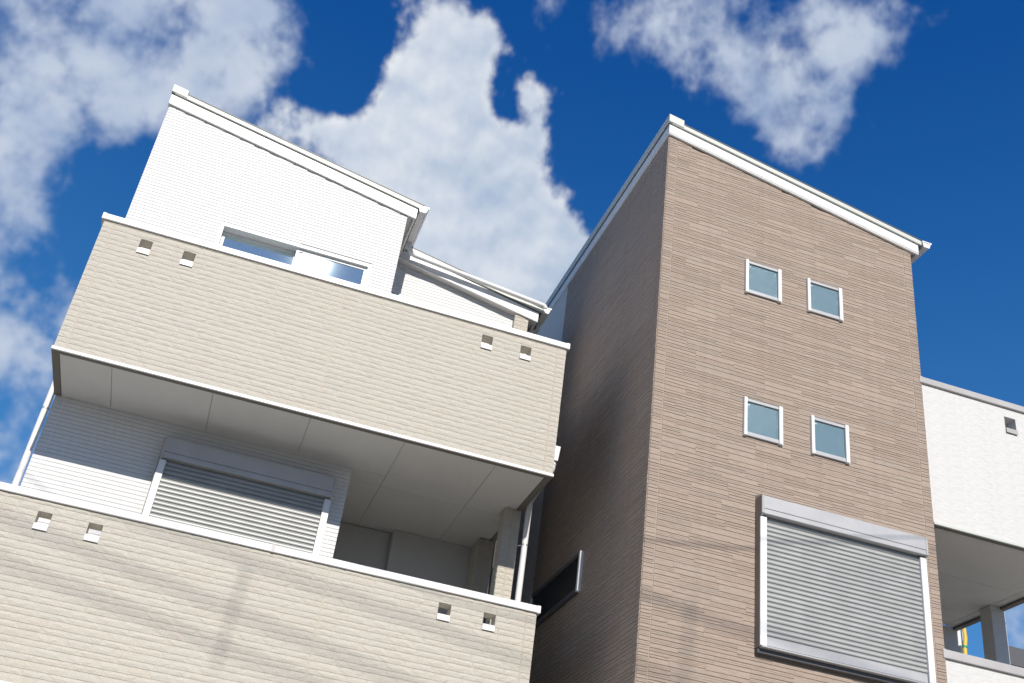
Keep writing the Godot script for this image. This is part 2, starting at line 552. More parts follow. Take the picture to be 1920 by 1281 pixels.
func seen_size(p: Vector3) -> float:
	# how large a unit of length at p shows, 0 where it is outside the picture
	var q := cam.transform.affine_inverse() * p
	if q.z > -0.5:
		return 0.0
	var t := tan(deg_to_rad(cam.fov / 2.0))
	if absf(q.y / q.z) > t * 0.98 or absf(q.x / q.z) > t * 1.499 * 0.98:
		return 0.0
	return 1.0 / -q.z

# pieces: list of [face Transform3D, u0, u1, v0, v1, whole]; the largest become parts of `single_parent`, the rest go to the builder
func split_largest(pieces: Array, most: int) -> Array:
	var scored := []
	for i in pieces.size():
		var p = pieces[i]
		var s := 0.0
		if p[5]:
			var q: Vector3 = p[0] * Vector3((p[1] + p[2]) / 2.0, (p[3] + p[4]) / 2.0, 0)
			s = seen_size(q)
			s = s * s * (p[2] - p[1]) * (p[4] - p[3])
		scored.append([s, i])
	scored.sort_custom(func(a, b): return a[0] > b[0] if a[0] != b[0] else a[1] < b[1])
	var chosen := {}
	for k in mini(most, scored.size()):
		if scored[k][0] > 0.0:
			chosen[scored[k][1]] = true
	return [chosen]

func front_face(x: float, y: float, z: float) -> Transform3D:
	return Transform3D(Basis.IDENTITY, Vector3(x, y, z))

func left_face(x: float, y: float, z: float) -> Transform3D:
	# a face that looks to -x: u runs towards +z
	return Transform3D(Basis(Vector3(0, 0, 1), Vector3(0, 1, 0), Vector3(-1, 0, 0)), Vector3(x, y, z))

func right_face(x: float, y: float, z: float) -> Transform3D:
	return Transform3D(Basis(Vector3(0, 0, -1), Vector3(0, 1, 0), Vector3(1, 0, 0)), Vector3(x, y, z))

func tone(r: RandomNumberGenerator, amount: float, warm := 0.03) -> Color:
	var k := 1.0 + r.randf_range(-amount, amount * 0.6)
	var w := r.randf_range(-warm, warm)
	return Color(k * (1.0 + w), k, k * (1.0 - w))

# ------------------------------------------------------------------ shared house parts
const SLAT := [Vector2(-0.003, 0.000), Vector2(0.0035, -0.0015), Vector2(0.0068, -0.006), Vector2(0.0085, -0.012), Vector2(0.0088, -0.019), Vector2(0.0078, -0.025), Vector2(0.0060, -0.0290), Vector2(-0.004, -0.0302), Vector2(-0.011, -0.0306), Vector2(-0.011, -0.0366), Vector2(0.0010, -0.0372), Vector2(0.0018, -0.0395), Vector2(0.0016, -0.0425), Vector2(-0.003, -0.0432), Vector2(-0.003, -0.0446)]

func roller_shutter(house: Node, x0: float, x1: float, ybox0: float, ybox1: float, ybottom: float, zw: float, sill: bool) -> Node3D:
	var s := part("roller_shutter", house)
	var zf := zw + 0.134
	# hood: a box with a slightly sloping top and a groove along its face
	var split := ybox0 + (ybox1 - ybox0) * 0.27
	var mb := MB.new()
	mb.extrude([Vector2(zw, split + 0.002), Vector2(zf - 0.003, split + 0.002), Vector2(zf, split + 0.006), Vector2(zf, ybox1 - 0.008), Vector2(zf - 0.008, ybox1), Vector2(zw, ybox1 + 0.04)], Vector3(x0 + 0.022, 0, 0), Vector3(x1 - 0.022, 0, 0), Vector3(0, 0, 1), Vector3(0, 1, 0))
	put("hood", mb, M.silver_box, s)
	mb = MB.new()
	mb.cbox(Vector3(x0 + 0.022, ybox0, zw + 0.07), Vector3(x1 - 0.022, split - 0.002, zf), 0.003)
	put("hood_lip", mb, M.silver_box, s)
	for e in [[x0, x0 + 0.021], [x1 - 0.021, x1]]:
		mb = MB.new()
		mb.extrude([Vector2(zw, ybox0 - 0.012), Vector2(zf - 0.02, ybox0 - 0.012), Vector2(zf + 0.001, ybox0 + 0.004), Vector2(zf + 0.001, ybox1 - 0.006), Vector2(zf - 0.008, ybox1 + 0.003), Vector2(zw, ybox1 + 0.043)], Vector3(e[0], 0, 0), Vector3(e[1], 0, 0), Vector3(0, 0, 1), Vector3(0, 1, 0))
		put("end_cap", mb, M.grey_metal, s)
	for e in [[x0 + 0.002, x0 + 0.068], [x1 - 0.068, x1 - 0.002]]:
		one_box("guide_rail", Vector3(e[0], ybottom, zw), Vector3(e[1], ybox0 - 0.013, zw + 0.1), 0.003, M.frame_white, s)
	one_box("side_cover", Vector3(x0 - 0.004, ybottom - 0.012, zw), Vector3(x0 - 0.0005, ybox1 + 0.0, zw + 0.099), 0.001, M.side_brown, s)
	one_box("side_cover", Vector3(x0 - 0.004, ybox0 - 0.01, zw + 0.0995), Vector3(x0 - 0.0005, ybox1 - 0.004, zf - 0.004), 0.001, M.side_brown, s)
	# curtain of slats
	var sm := MB.new()
	sm.extrude(SLAT, Vector3(x0 + 0.069, 0, 0), Vector3(x1 - 0.069, 0, 0), Vector3(0, 0, 1), Vector3(0, 1, 0), true, false)
	var am := sm.mesh()
	var y := ybox0 + 0.03
	var zs := zw + 0.066
	while y - 0.0446 > ybottom + 0.062:
		var o := MeshInstance3D.new()
		o.name = "slat"
		o.mesh = am
		o.material_override = M.silver_paint
		s.add_child(o, true)
		o.position = Vector3(0, y, zs)
		y -= 0.0446
	one_box("bottom_bar", Vector3(x0 + 0.072, ybottom + 0.012, zs - 0.012), Vector3(x1 - 0.072, y - 0.001, zs + 0.012), 0.003, M.silver_box, s)
	one_box("curtain_back", Vector3(x0 + 0.069, ybottom, zw + 0.004), Vector3(x1 - 0.069, ybox0 + 0.02, zs - 0.014), 0.0, M.black_rubber, s)
	if sill:
		one_box("sill", Vector3(x0 + 0.014, ybottom - 0.014, zw), Vector3(x1 - 0.014, ybottom - 0.001, zw + 0.108), 0.002, M.silver_box, s)
		one_box("under_sill", Vector3(x0 + 0.0, ybottom - 0.055, zw), Vector3(x1, ybottom - 0.015, zw + 0.06), 0.003, M.dark_grey_trim, s)
	return s

func parapet(house: Node, x0: float, x1: float, zf: float, zback_l: float, zback_r: float, y0: float, y1: float, holes: Array, capmat: Material, cap_h: float, core: Material, th := 0.14) -> Node3D:
	# front wall with square drain holes, returns along both sides, coping and bottom flashing
	var p := part("balcony_parapet", house)
	var mb := MB.new()
	var hy0 := 1e9
	var hy1 := -1e9
	for h in holes:
		hy0 = minf(hy0, h[2])
		hy1 = maxf(hy1, h[3])
	mb.box(Vector3(x0, y0, zf - th), Vector3(x1, hy0, zf))
	mb.box(Vector3(x0, hy1, zf - th), Vector3(x1, y1, zf))
	var u := x0
	for h in holes:
		mb.box(Vector3(u, hy0, zf - th), Vector3(h[0], hy1, zf))
		u = h[1]
	mb.box(Vector3(u, hy0, zf - th), Vector3(x1, hy1, zf))
	put("front_wall", mb, core, p)
	one_box("side_wall", Vector3(x0, y0, zback_l), Vector3(x0 + th, y1, zf - th), 0.0, core, p)
	one_box("side_wall", Vector3(x1 - th, y0, zback_r), Vector3(x1, y1, zf - th), 0.0, core, p)
	# coping, mitred into three lengths
	var o := 0.026
	one_box("coping", Vector3(x0 - o, y1 + 0.002, zf - th - o), Vector3(x1 + o, y1 + cap_h, zf + o), 0.004, capmat, p)
	one_box("coping", Vector3(x0 - o, y1 + 0.002, zback_l), Vector3(x0 + th + o, y1 + cap_h, zf - th - o - 0.002), 0.004, capmat, p)
	one_box("coping", Vector3(x1 - th - o, y1 + 0.002, zback_r), Vector3(x1 + o, y1 + cap_h, zf - th - o - 0.002), 0.004, capmat, p)
	for e in [[x0 - o - 0.003, x0 - o + 0.032], [x1 + o - 0.032, x1 + o + 0.003]]:
		one_box("coping_end", Vector3(e[0], y1 - 0.001, zf - 0.10), Vector3(e[1], y1 + cap_h + 0.003, zf + o + 0.003), 0.003, capmat, p)
	for h in holes:
		one_box("drain_sill", Vector3(h[0] - 0.001, h[2] - 0.05, zf + 0.012), Vector3(h[1] + 0.001, h[2] + 0.004, zf + 0.018), 0.001, capmat, p)
		one_box("drain_floor", Vector3(h[0] + 0.001, h[2] + 0.0005, zf - th - 0.02), Vector3(h[1] - 0.001, h[2] + 0.004, zf + 0.0115), 0.0, capmat, p)
	return p

func flashing(p: Node, x0: float, x1: float, zf: float, zl: float, zr: float, y0: float, face: Material, under: Material) -> void:
	one_box("flashing", Vector3(x0 - 0.012, y0 - 0.030, zf - 0.004), Vector3(x1 + 0.012, y0 - 0.001, zf + 0.018), 0.002, face, p)
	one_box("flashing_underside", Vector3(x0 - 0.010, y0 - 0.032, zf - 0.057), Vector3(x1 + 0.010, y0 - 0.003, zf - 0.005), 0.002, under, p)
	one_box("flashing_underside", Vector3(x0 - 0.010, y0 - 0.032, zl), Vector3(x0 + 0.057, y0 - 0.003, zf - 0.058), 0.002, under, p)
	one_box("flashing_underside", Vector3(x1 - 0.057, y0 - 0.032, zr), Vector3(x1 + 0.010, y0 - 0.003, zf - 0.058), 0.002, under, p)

# a single-pitch roof that falls towards +x: fascia, drip edge, sheet, ridge cap, gutter
func shed_roof(house: Node, x0: float, x1: float, ybot: float, slope: float, zf: float, zb: float, gx: float, gy: float, cap: bool) -> Node3D:
	var r := part("roof", house)
	var fh := 0.147
	var f := MB.new()
	f.cbox(Vector3(x0, ybot, zf - 0.028), Vector3(x1, ybot + fh - 0.012, zf), 0.003, slope)
	f.cbox(Vector3(x0 + 0.001, ybot + 0.012, zf + 0.0005), Vector3(x1 - 0.001, ybot + 0.020, zf + 0.003), 0.001, slope)
	f.cbox(Vector3(x0 + 0.001, ybot + 0.026, zf + 0.0005), Vector3(x1 - 0.001, ybot + fh - 0.013, zf + 0.003), 0.001, slope)
	put("fascia", f, M.white_metal, r)
	f = MB.new()
	f.hexa([Vector3(x0, ybot, zb), Vector3(x0 + 0.024, ybot + 0.024 * slope, zb), Vector3(x0 + 0.024, ybot + fh - 0.012, zb), Vector3(x0, ybot + fh - 0.012, zb),
		Vector3(x0, ybot, zf - 0.029), Vector3(x0 + 0.024, ybot + 0.024 * slope, zf - 0.029), Vector3(x0 + 0.024, ybot + fh - 0.012, zf - 0.029), Vector3(x0, ybot + fh - 0.012, zf - 0.029)])
	put("high_fascia", f, M.white_metal, r)
	# dark batten gap, then the drip edge and the sheet above it
	f = MB.new()
	f.cbox(Vector3(x0 + 0.02, ybot + fh - 0.0115, zb), Vector3(x1 + 0.03, ybot + fh + 0.014, zf - 0.014), 0.0, slope)
	put("batten", f, M.roof_metal, r)
	f = MB.new()
	f.cbox(Vector3(x0 + 0.03, ybot + fh + 0.004, zf - 0.012), Vector3(x1 + 0.045, ybot + fh + 0.062, zf + 0.012), 0.003, slope)
	put("drip_edge", f, M.drip_metal, r)
	f = MB.new()
	f.cbox(Vector3(x0 + 0.02, ybot + fh + 0.064, zb), Vector3(x1 + 0.075, ybot + fh + 0.080, zf + 0.016), 0.003, slope)
	put("roof_sheet", f, M.roof_metal, r)
	f = MB.new()
	f.cbox(Vector3(x0 + 0.03, ybot + fh + 0.0145, zb), Vector3(x1 + 0.03, ybot + fh + 0.0635, zf - 0.013), 0.0, slope)
	put("deck", f, M.dark_grey_trim, r)
	if cap:
		f = MB.new()
		f.cbox(Vector3(x0 - 0.012, ybot + fh + 0.022, zb), Vector3(x0 + 0.17, ybot + fh + 0.132, zf + 0.02), 0.004, slope)
		put("ridge_cap", f, M.drip_metal, r)
		f = MB.new()
		f.cbox(Vector3(x0 - 0.004, ybot + fh - 0.011, zb), Vector3(x0 + 0.16, ybot + fh + 0.021, zf - 0.015), 0.0, slope)
		put("cap_packing", f, M.dark_grey_trim, r)
	# box gutter along the low eave
	var g := part("gutter", r)
	f = MB.new()
	var pr := [Vector2(0.0, 0.075), Vector2(0.012, 0.0), Vector2(0.083, 0.0), Vector2(0.104, 0.066), Vector2(0.118, 0.068), Vector2(0.118, 0.082), Vector2(0.098, 0.082), Vector2(0.080, 0.008), Vector2(0.017, 0.008), Vector2(0.008, 0.078)]
	f.extrude(pr, Vector3(gx, gy, zb), Vector3(gx, gy, zf + 0.006), Vector3(1, 0, 0), Vector3(0, 1, 0))
	put("trough", f, M.pvc_white, g)
	f = MB.new()
	f.extrude([Vector2(-0.003, 0.084), Vector2(0.010, -0.003), Vector2(0.085, -0.003), Vector2(0.107, 0.064), Vector2(0.121, 0.066), Vector2(0.121, 0.084)], Vector3(gx, gy, zf + 0.0065), Vector3(gx, gy, zf + 0.020), Vector3(1, 0, 0), Vector3(0, 1, 0))
	f.cbox(Vector3(gx + 0.012, gy + 0.062, zf + 0.0205), Vector3(gx + 0.098, gy + 0.069, zf + 0.026), 0.001)
	put("end_stop", f, M.pvc_white, g)
	# eave underside, with the low fascia board
	var xl := x1 - 0.10
	f = MB.new()
	f.cbox(Vector3(x1 - 0.026, ybot + slope * (x1 - x0) + 0.006, zb), Vector3(x1 - 0.002, ybot + slope * (x1 - x0) + fh - 0.02, zf - 0.03), 0.002)
	put("low_fascia", f, M.white_metal, r)
	f = MB.new()
	f.cbox(Vector3(xl - 0.02, ybot + slope * (xl - x0) + 0.022, zb), Vector3(x1 - 0.027, ybot + slope * (xl - x0) + 0.034, zf - 0.03), 0.001)
	put("eave_board", f, M.soffit_board, r)
	return r

func downpipe(house: Node, path: Array, r: float, brackets: Array, material: Material) -> Node3D:
	var d := part("downpipe", house)
	var mb := MB.new()
	mb.tube(path, r, 18)
	put("pipe", mb, material, d)
	for b in brackets:
		mb = MB.new()
		mb.tube([b[0] - Vector3(0, 0.008, 0), b[0] + Vector3(0, 0.008, 0)], r + 0.003, 16)
		mb.tube([b[0], b[1]], 0.005, 6)
		put("bracket", mb, M.galvanised, d)
	return d

func bend(a: Vector3, corner: Vector3, b: Vector3, r: float) -> Array:
	# points of a rounded corner between two straight runs
	var out := []
	var p := corner + (a - corner).normalized() * r
	var q := corner + (b - corner).normalized() * r
	for i in 7:
		var t := i / 6.0
		out.append(p.lerp(corner, t).lerp(corner.lerp(q, t), t))
	return out

func small_window(house: Node, x0: float, x1: float, y0: float, y1: float, zw: float) -> void:
	var w := part("small_window", house)
	var d := 0.042
	var a := 0.034      # frame width
	one_box("stile", Vector3(x0, y0, zw), Vector3(x0 + a, y1, zw + d), 0.003, M.frame_white, w)
	one_box("stile", Vector3(x1 - a - 0.012, y0, zw), Vector3(x1 - 0.012, y1 - 0.004, zw + d), 0.003, M.frame_white, w)
	one_box("side_lip", Vector3(x1 - 0.0115, y0 - 0.003, zw), Vector3(x1, y1, zw + d - 0.01), 0.002, M.frame_white, w)
	one_box("top_rail", Vector3(x0 + a + 0.0005, y1 - 0.040, zw), Vector3(x1 - a - 0.0125, y1 - 0.008, zw + d - 0.012), 0.003, M.silver_box, w)  # greyer than the white stiles: the rail's shading is put into its colour
	one_box("bottom_rail", Vector3(x0 + a + 0.0005, y0 + 0.004, zw), Vector3(x1 - a - 0.0125, y0 + 0.046, zw + d - 0.012), 0.003, M.silver_box, w)
	one_box("drip_cap", Vector3(x0 + 0.004, y1 - 0.0075, zw), Vector3(x1 - 0.014, y1 + 0.002, zw + 0.024), 0.001, M.dark_grey_trim, w)
	one_box("gasket", Vector3(x0 + a + 0.001, y0 + 0.046, zw + 0.006), Vector3(x1 - a - 0.013, y1 - 0.0405, zw + 0.010), 0.0, M.black_rubber, w)
	one_box("pane", Vector3(x0 + a + 0.003, y0 + 0.049, zw + 0.011), Vector3(x1 - a - 0.015, y1 - 0.046, zw + 0.015), 0.0, M.obscure_glass, w)
	one_box("sticker", Vector3(x0 + a + 0.010, y1 - 0.075, zw + 0.0155), Vector3(x0 + a + 0.038, y1 - 0.067, zw + 0.0165), 0.0, M.sticker_white, w)

func vertical_joint(called: String, house: Node, x: float, y0: float, y1: float, z: float, wide: float, material: Material) -> void:
	one_box(called, Vector3(x - wide / 2, y0, z), Vector3(x + wide / 2, y1, z + 0.006), 0.001, material, house)

# ------------------------------------------------------------------ the white and beige house
func drain_holes(y0: float, y1: float) -> Array:
	return [[-1.463, -1.348, y0, y1], [-1.052, -0.936, y0, y1], [1.992, 2.107, y0, y1], [2.411, 2.525, y0, y1]]

func beige_house() -> void:
	var h := base("white_and_beige_house", Vector3.ZERO)
	tag(h, "white brick-sided house with beige stone balconies and a sloping white-edged roof", "house")
	var slope := -0.192
	# bodies behind the sidings
	var wy := func(x: float) -> float: return 10.096 + slope * (x - XL)
	var xw := 1.082
	var win := [-0.885, 0.815, 8.20, 8.745]
	var mb := MB.new()
	# front leaf with the window opening, then the volume behind
	var leaf := 0.16
	mb.box(Vector3(-1.83, 0, ZW - leaf), Vector3(xw, win[2], ZW))
	for e in [[-1.83, win[0]], [win[1], xw]]:
		mb.box(Vector3(e[0], win[2], ZW - leaf), Vector3(e[1], win[3], ZW))
	mb.hexa([Vector3(-1.83, win[3], ZW - leaf), Vector3(xw, win[3], ZW - leaf), Vector3(xw, wy.call(xw) + 0.05, ZW - leaf), Vector3(-1.83, wy.call(-1.83) + 0.05, ZW - leaf),
		Vector3(-1.83, win[3], ZW), Vector3(xw, win[3], ZW), Vector3(xw, wy.call(xw) + 0.05, ZW), Vector3(-1.83, wy.call(-1.83) + 0.05, ZW)])
	mb.hexa([Vector3(-1.83, 0, -18), Vector3(xw, 0, -18), Vector3(xw, wy.call(xw) + 0.05, -18), Vector3(-1.83, wy.call(-1.83) + 0.05, -18),
		Vector3(-1.83, 0, ZW - leaf - 0.002), Vector3(xw, 0, ZW - leaf - 0.002), Vector3(xw, wy.call(xw) + 0.05, ZW - leaf - 0.002), Vector3(-1.83, wy.call(-1.83) + 0.05, ZW - leaf - 0.002)])
	put("main_wall", mb, M.white_siding, h)
	var y2 := func(x: float) -> float: return 9.535 + slope * (x - 1.082)
	mb = MB.new()
	mb.hexa([Vector3(xw + 0.002, 6.66, -18), Vector3(XR, 6.66, -18), Vector3(XR, y2.call(XR) + 0.05, -18), Vector3(xw + 0.002, y2.call(xw) + 0.05, -18),
		Vector3(xw + 0.002, 6.66, -11.28), Vector3(XR, 6.66, -11.28), Vector3(XR, y2.call(XR) + 0.05, -11.28), Vector3(xw + 0.002, y2.call(xw) + 0.05, -11.28)])
	put("rear_wall", mb, M.white_siding, h)
	mb = MB.new()
	mb.box(Vector3(xw + 0.002, 0, -18), Vector3(1.82, 6.284, -11.84))
	mb.box(Vector3(1.822, 0, -18), Vector3(XR - 0.002, 6.284, -11.70))
	put("recess_wall", mb, M.plaster_white, h)
	mb = MB.new()
	mb.box(Vector3(XL + 0.15, 6.30, -11.278), Vector3(XR - 0.15, 6.55, ZP - 0.145))
	mb.box(Vector3(xw + 0.004, 6.30, -17.9), Vector3(XR - 0.006, 6.655, -11.285))
	put("balcony_slab", mb, M.plaster_white, h)
	mb = MB.new()
	mb.box(Vector3(XL + 0.15, 3.45, ZW + 0.001), Vector3(XR - 0.15, 3.72, ZP - 0.145))
	mb.box(Vector3(xw + 0.004, 3.45, -11.69), Vector3(XR - 0.15, 3.72, ZW - 0.001))
	put("balcony_slab", mb, M.plaster_white, h)
	# parapets
	var hu := drain_holes(7.546, 7.659)
	var hl := drain_holes(4.702, 4.810)
	var pu := parapet(h, XL, XR, ZP, ZW, -11.27, 6.313, 7.757, hu, M.white_metal, 0.066, M.beige_stone)
	var pl := parapet(h, XL, XR, ZP, ZW, -11.34, 3.445, 4.908, hl, M.white_metal, 0.066, M.beige_stone)
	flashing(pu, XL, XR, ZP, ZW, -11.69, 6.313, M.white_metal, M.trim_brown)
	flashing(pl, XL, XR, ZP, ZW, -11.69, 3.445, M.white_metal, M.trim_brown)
	one_box("coping_joint", Vector3(0.452, 4.906, ZP - 0.1), Vector3(0.482, 4.977, ZP + 0.0285), 0.002, M.grey_metal, pl)
	# piers
	var piers := []
	for e in [[-10.59, -10.41, 3.6, 6.283], [-11.698, -11.35, 3.6, 6.283], [-11.279, -11.20, 6.66, 9.19]]:
		mb = MB.new()
		mb.box(Vector3(2.725, e[2], e[0]), Vector3(2.897, e[3], e[1]))
		piers.append(put("pier", mb, M.beige_stone, h))
	# beige stones
	var br := RandomNumberGenerator.new()
	br.seed = 101
	var LEN := [0.17, 0.21, 0.235, 0.26, 0.29]
	var HGT := [0.0632, 0.0503]
	var pieces := []
	var low_holes := hl.map(func(q): return [q[0], q[1], q[2] - 0.052, q[3]])
	var up_holes := hu.map(func(q): return [q[0], q[1], q[2] - 0.052, q[3]])
	var segs_l := [[XL, -1.746], [-1.738, 0.978], [0.986, 2.802], [2.810, XR]]
	var segs_u := [[XL, -1.746], [-1.738, 0.53], [0.538, 2.802], [2.810, XR]]
	for p in lay(segs_l, 3.447, 4.907, HGT, LEN, low_holes, no_top, br):
		pieces.append([front_face(0, 0, ZP)] + p)
	for p in lay(segs_u, 6.315, 7.756, HGT, LEN, up_holes, no_top, br):
		pieces.append([front_face(0, 0, ZP)] + p)
	for e in [[-10.59, -10.41, 3.7, 6.282], [-11.698, -11.35, 3.7, 6.282], [-11.279, -11.20, 7.0, 9.19]]:
		for p in lay([[2.725, 2.808], [2.816, 2.897]], e[2], e[3], HGT, LEN, [], no_top, br):
			pieces.append([front_face(0, 0, e[1])] + p)
		for p in lay([[e[0], e[1]]], e[2], e[3], HGT, LEN, [], no_top, br):
			pieces.append([left_face(2.725, 0, 0)] + p)
	for e in [[3.447, 4.907], [6.315, 7.756]]:
		for p in lay([[-ZP, 10.4], [10.408, 11.27]], e[0], e[1], HGT, LEN, [], no_top, br):
			pieces.append([right_face(XR, 0, 0)] + p)
	var chosen: Dictionary = split_largest(pieces, 300)[0]
	var field := MB.new()
	var cache := {}
	var g := 0.0017
	for i in pieces.size():
		var p = pieces[i]
		var at: Transform3D = p[0] * Transform3D(Basis.IDENTITY, Vector3(p[1] + g, p[3] + 0.0018, 0))
		var w: float = p[2] - p[1] - 2 * g
		var ht: float = p[4] - p[3] - 0.0036
		if chosen.has(i):
			var key := "%d %d %d" % [roundi(w * 1000), roundi(ht * 1000), br.randi() % 4]
			if not cache.has(key):
				var one := MB.new()
				one.col = tone(br, 0.035, 0.012)
				stone(one, w, ht, 0.0055, 0.0034, br)
				cache[key] = one.mesh()
			var o := MeshInstance3D.new()
			o.name = "stone"
			o.mesh = cache[key]
			o.material_override = M.beige_stone
			pl.add_child(o, true)
			o.transform = at
		else:
			field.xf = at
			field.col = tone(br, 0.035, 0.012)
			stone(field, w, ht, 0.0055, 0.0034, br)
	put("stone_cladding", field, M.beige_stone, h).set_meta("kind", "stuff")
	for x in [-1.742, 0.982, 2.806]:
		vertical_joint("sealant_joint", pl, x, 3.447, 4.906, ZP, 0.007, M.sealant_beige)
	for x in [-1.742, 0.534, 2.806]:
		vertical_joint("sealant_joint", pu, x, 6.315, 7.755, ZP, 0.007, M.sealant_beige)
	for e in [[0, -10.41, 3.7, 6.28], [1, -11.35, 3.7, 6.28], [2, -11.20, 7.0, 9.19]]:
		vertical_joint("sealant_joint", piers[e[0]], 2.812, e[2], e[3], e[1], 0.007, M.sealant_beige)
	# white brick siding
	var wr := RandomNumberGenerator.new()
	wr.seed = 202
	var WL := [0.11, 0.14, 0.17, 0.20]
	var wfield := MB.new()
	var whole_win := [[win[0] - 0.002, win[1] + 0.002, win[2], win[3] + 0.02], [-0.732, 0.944, 3.7, 6.13]]
	var wp := []
	for p in lay([[-1.83, -1.744], [-1.738, 0.992], [0.998, xw]], 3.75, 10.15, [0.0414], WL, whole_win, wy, wr):
		wp.append([front_face(0, 0, ZW)] + p)
	for p in lay([[xw + 0.004, 2.722]], 8.7, 9.6, [0.0414], WL, [], y2, wr):
		wp.append([front_face(0, 0, -11.28)] + p)
	for p in wp:
		wfield.xf = p[0] * Transform3D(Basis.IDENTITY, Vector3(p[1] + 0.0001, p[3] + 0.0022, 0))
		wfield.col = tone(wr, 0.012, 0.004)
		strip(wfield, p[2] - p[1] - 0.0002, p[4] - p[3] - 0.0044, 0.0064, 0.0006)
	put("brick_siding", wfield, M.white_siding, h).set_meta("kind", "stuff")
	for x in [-1.741, 0.995]:
		vertical_joint("sealant_joint", h, x, 3.75, wy.call(x) - 0.01, ZW, 0.006, M.sealant_white)
	# soffit boards under the upper balcony
	var sof := part("soffit", h)
	var xs := [-1.782, -1.318, -0.402, 0.515, 1.43, 2.345, 2.842]
	for i in 6:
		var a: float = xs[i] + 0.002
		var b: float = xs[i + 1] - 0.002
		var zrow := [[-10.398, -9.539]]
		if a > 1.08:
			zrow = [[-10.664, -9.539], [-11.83, -10.668]]
		elif b > 1.08:
			one_box("soffit_board", Vector3(1.086, 6.287, -10.664), Vector3(b, 6.298, -10.402), 0.001, M.soffit_board, sof)
			one_box("soffit_board", Vector3(1.086, 6.287, -11.83), Vector3(b, 6.298, -10.668), 0.001, M.soffit_board, sof)
		for z in zrow:
			one_box("soffit_board", Vector3(a, 6.287, z[0]), Vector3(b, 6.298, z[1]), 0.001, M.soffit_board, sof)
	one_box("soffit_backing", Vector3(-1.80, 6.2985, -11.83), Vector3(2.88, 6.2995, -9.54), 0.0, M.trim_brown, sof)
	# the wide window of the upper floor: left sash set back, right sash in front
	var w := part("sliding_window", h)
	var d := 0.022
	one_box("frame_head", Vector3(win[0], win[3] - 0.045, ZW - 0.10), Vector3(win[1], win[3], ZW + d), 0.003, M.frame_white, w)
	one_box("frame_sill", Vector3(win[0], win[2], ZW - 0.10), Vector3(win[1], win[2] + 0.04, ZW + d), 0.003, M.frame_white, w)
	one_box("frame_jamb", Vector3(win[0], win[2] + 0.041, ZW - 0.10), Vector3(win[0] + 0.045, win[3] - 0.046, ZW + d), 0.003, M.frame_white, w)
	one_box("frame_jamb", Vector3(win[1] - 0.045, win[2] + 0.041, ZW - 0.10), Vector3(win[1], win[3] - 0.046, ZW + d), 0.003, M.frame_white, w)
	one_box("head_gasket", Vector3(0.0, win[3] + 0.001, ZW + 0.001), Vector3(win[1] - 0.01, win[3] + 0.006, ZW + d - 0.002), 0.001, M.dark_grey_trim, w)
	for e in [[win[0] + 0.046, -0.01, ZW - 0.085], [-0.03, win[1] - 0.046, ZW - 0.012]]:
		var s := part("sash", w)
		var zf: float = e[2]
		var t := 0.032
		var top: float = win[3] - 0.047
		var bot: float = win[2] + 0.042
		one_box("stile", Vector3(e[0], bot, zf - 0.03), Vector3(e[0] + t, top, zf), 0.002, M.frame_white, s)
		one_box("stile", Vector3(e[1] - t, bot, zf - 0.03), Vector3(e[1], top, zf), 0.002, M.frame_white, s)
		one_box("rail", Vector3(e[0] + t + 0.0005, top - 0.03, zf - 0.03), Vector3(e[1] - t - 0.0005, top, zf - 0.001), 0.002, M.frame_white, s)
		one_box("rail", Vector3(e[0] + t + 0.0005, bot, zf - 0.03), Vector3(e[1] - t - 0.0005, bot + 0.04, zf - 0.001), 0.002, M.frame_white, s)
		one_box("pane", Vector3(e[0] + t + 0.001, bot + 0.041, zf - 0.018), Vector3(e[1] - t - 0.001, top - 0.031, zf - 0.012), 0.0, M.coated_glass, s)
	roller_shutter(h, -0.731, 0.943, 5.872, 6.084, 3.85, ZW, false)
	# roofs
	shed_roof(h, -1.846, 1.180, 10.112, slope, ZW + 0.034, -18.05, 1.190, 9.640, true)
	var r2 := shed_roof(h, xw + 0.004, 3.010, 9.520, slope, -11.17, -18.05, 3.045, 9.305, false)
	one_box("eave_soffit", Vector3(xw + 0.006, 9.524, -11.279), Vector3(2.99, 9.534, -11.2), 0.0, M.soffit_board, r2, slope)
	# rainwater pipes
	var gy := 9.64
	var p0 := Vector3(1.245, gy, -11.02)
	var p1 := Vector3(1.245, gy - 0.075, -11.02)
	var p2 := Vector3(1.32, 9.545, -11.085)
	var p3 := Vector3(3.05, 9.352, -11.085)
	var path := [p0]
	path.append_array(bend(p0, p1, p2, 0.04))
	path.append_array(bend(p1, p2, p3, 0.035))
	path.append_array([p2.lerp(p3, 0.5)])
	path.append_array(bend(p2, p3, p3 + Vector3(0.05, -0.1, -0.02), 0.03))
	downpipe(h, path, 0.031, [[p2.lerp(p3, 0.42), p2.lerp(p3, 0.42) + Vector3(0, -0.01, -0.07)]], M.pvc_white)
	downpipe(h, [Vector3(-1.876, 0.02, -10.40), Vector3(-1.876, 4.0, -10.40), Vector3(-1.876, 6.75, -10.40)], 0.031, [[Vector3(-1.876, 6.12, -10.40), Vector3(-1.83, 6.12, -10.40)]], M.pvc_white)
	var a0 := Vector3(2.945, 6.50, -9.655)
	var a1 := Vector3(2.945, 6.44, -9.655)
	var a2 := Vector3(2.962, 6.39, -10.365)
	path = [a0]
	path.append_array(bend(a0, a1, a2, 0.05))
	path.append_array(bend(a1, a2, Vector3(2.962, 4, -10.365), 0.07))
	path.append(Vector3(2.962, 0.02, -10.365))
	downpipe(h, path, 0.031, [[Vector3(2.962, 5.90, -10.365), Vector3(2.90, 5.90, -10.42)]], M.pvc_white)
	var hop := part("rain_hopper", h)
	mb = MB.new()
